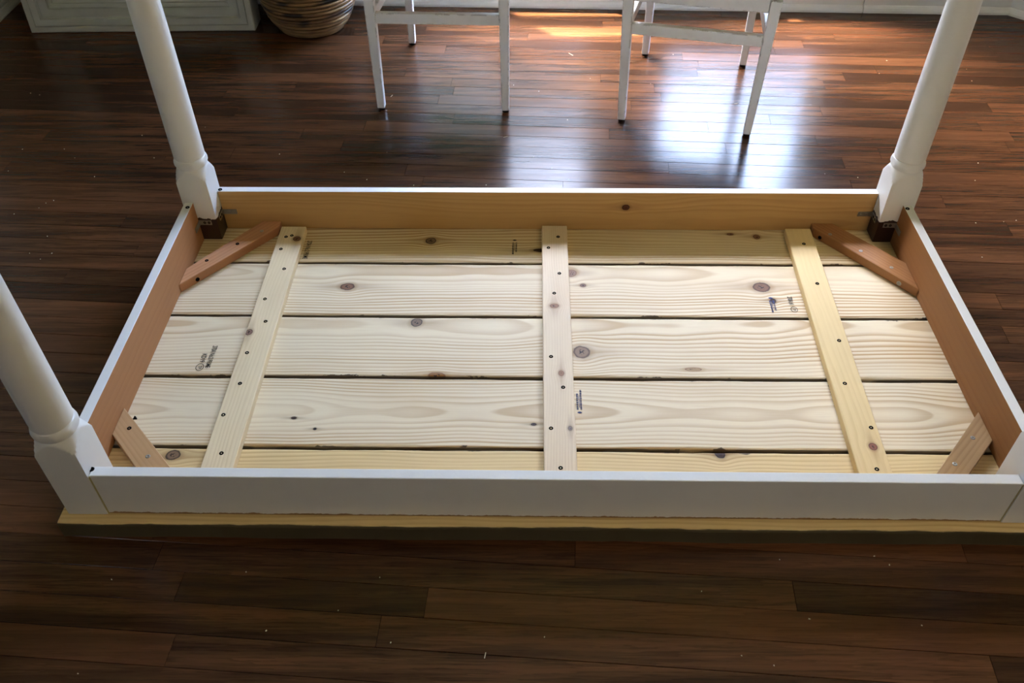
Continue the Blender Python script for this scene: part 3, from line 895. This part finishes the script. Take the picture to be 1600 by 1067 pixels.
bm = bmesh.new(); box(bm, -FW / 2 + .1, FW / 2 - .1, .050, .056, .1, FH - .1, mtx=LM)
link('mirror_pane', to_mesh('mirror_pane', bm), M['mirror'], mr)

# ------------------------------------------------------------------ coiled basket
bk = thing('woven_basket', 'round coiled rattan basket with brown and black bands', 'basket', (-.800, 1.958, 0))
n = N('rattan_coil'); oi = n.new('ShaderNodeObjectInfo'); rn = oi.outputs['Random']
X = n.sep(n.tc('Object')); an = n.math('ARCTAN2', X[1], X[0])
st = n.noise(n.comb(n.math('MULTIPLY', an, 1.6), n.math('MULTIPLY', rn, 50), n.math('MULTIPLY', X[2], 60)), 1.0, 3)
c = n.mix(n.ss(st, .35, .7), (.34, .20, .075), (.13, .065, .024))
c = n.mix(n.math('MULTIPLY', n.ss(rn, .5, .9), .6), c, (.12, .06, .025))
c = n.mix(n.ss(n.noise(n.comb(an, n.math('MULTIPLY', rn, 91), 2.0), 1.2, 2), .54, .66), c, (.018, .014, .012))
M['coil'] = n.fin(c, .42, .5)
nc = 22
prof = [(0, .112), (.03, .136), (.06, .152), (.10, .166), (.16, .174), (.22, .172), (.28, .160), (.32, .150)]


def prad(z):
    for (z0, r0), (z1, r1) in zip(prof, prof[1:]):
        if z <= z1: return r0 + (r1 - r0) * (z - z0) / (z1 - z0)
    return prof[-1][1]


rk = random.Random(5)
for i in range(nc):
    z = .0072 + i * .0134; R = prad(z) - .007; r = .0060
    bm = bmesh.new(); k1, k2 = 40, 7; rings = []
    wz = rk.uniform(-.001, .001); ph = rk.uniform(0, 6)
    for a in range(k1):
        th = 2 * math.pi * a / k1; RR = R + .0010 * math.sin(3 * th + ph)
        rings.append([bm.verts.new(((RR + r * math.cos(2 * math.pi * b / k2)) * math.cos(th), (RR + r * math.cos(2 * math.pi * b / k2)) * math.sin(th), (max(z, .0075) if i == 0 else z + .0012 * math.sin(th + ph)) + r * math.sin(2 * math.pi * b / k2))) for b in range(k2)])
    for a in range(k1):
        for b in range(k2): bm.faces.new((rings[a][b], rings[(a + 1) % k1][b], rings[(a + 1) % k1][(b + 1) % k2], rings[a][(b + 1) % k2]))
    link('coil', to_mesh('coil', bm, True), M['coil'], bk)
bm = bmesh.new(); lathe(bm, [(.105, .0015), (.105, .008)], 32)
link('base', to_mesh('base', bm), M['coil'], bk)
bm = bmesh.new(); lathe(bm, [(prad(z) - .0085, z) for z in (.009, .03, .06, .10, .16, .22, .28, .295)], 40, cap=False)
link('liner', to_mesh('liner', bm, True), plain('dark_liner', (.02, .014, .01), .8, .1), bk)  # added dark sleeve standing in for the shade between coils

# ------------------------------------------------------------------ sawdust flecks and splinters on the floor
M['dust'] = plain('sawdust', (.62, .52, .38), .8, .2)
rs = random.Random(17); bm = bmesh.new()
for px, py in [(rs.uniform(20, 1580), rs.uniform(60, 290)) for _ in range(34)] + [(rs.uniform(10, 1500), rs.uniform(865, 1055)) for _ in range(16)] + [(rs.uniform(5, 110), rs.uniform(240, 560)) for _ in range(10)] + [(rs.uniform(1490, 1595), rs.uniform(250, 420)) for _ in range(6)]:
    p = at(px, py, .0006); r = rs.uniform(.0008, .0016); a = rs.uniform(0, 3)
    box(bm, -r, r, -r * .6, r * .6, .0, .0008, mtx=Matrix.Translation(p) @ Matrix.Rotation(a, 4, 'Z'))
for px, py, L, a in ((892, 85, .022, -.9), (790, 214, .014, .5), (1150, 12 + 150, .012, .2), (758, 1024, .010, 1.4), (612, 150, .012, 1.2)):
    p = at(px, py, .0006); box(bm, -L / 2, L / 2, -.0006, .0006, 0, .0009, mtx=Matrix.Translation(p) @ Matrix.Rotation(a, 4, 'Z'))
sd_ = link('sawdust_flecks', to_mesh('sawdust_flecks', bm), M['dust'], None, kind='stuff')
sd_['label'] = 'pale sawdust flecks and splinters scattered over the dark floor'; sd_['category'] = 'sawdust'
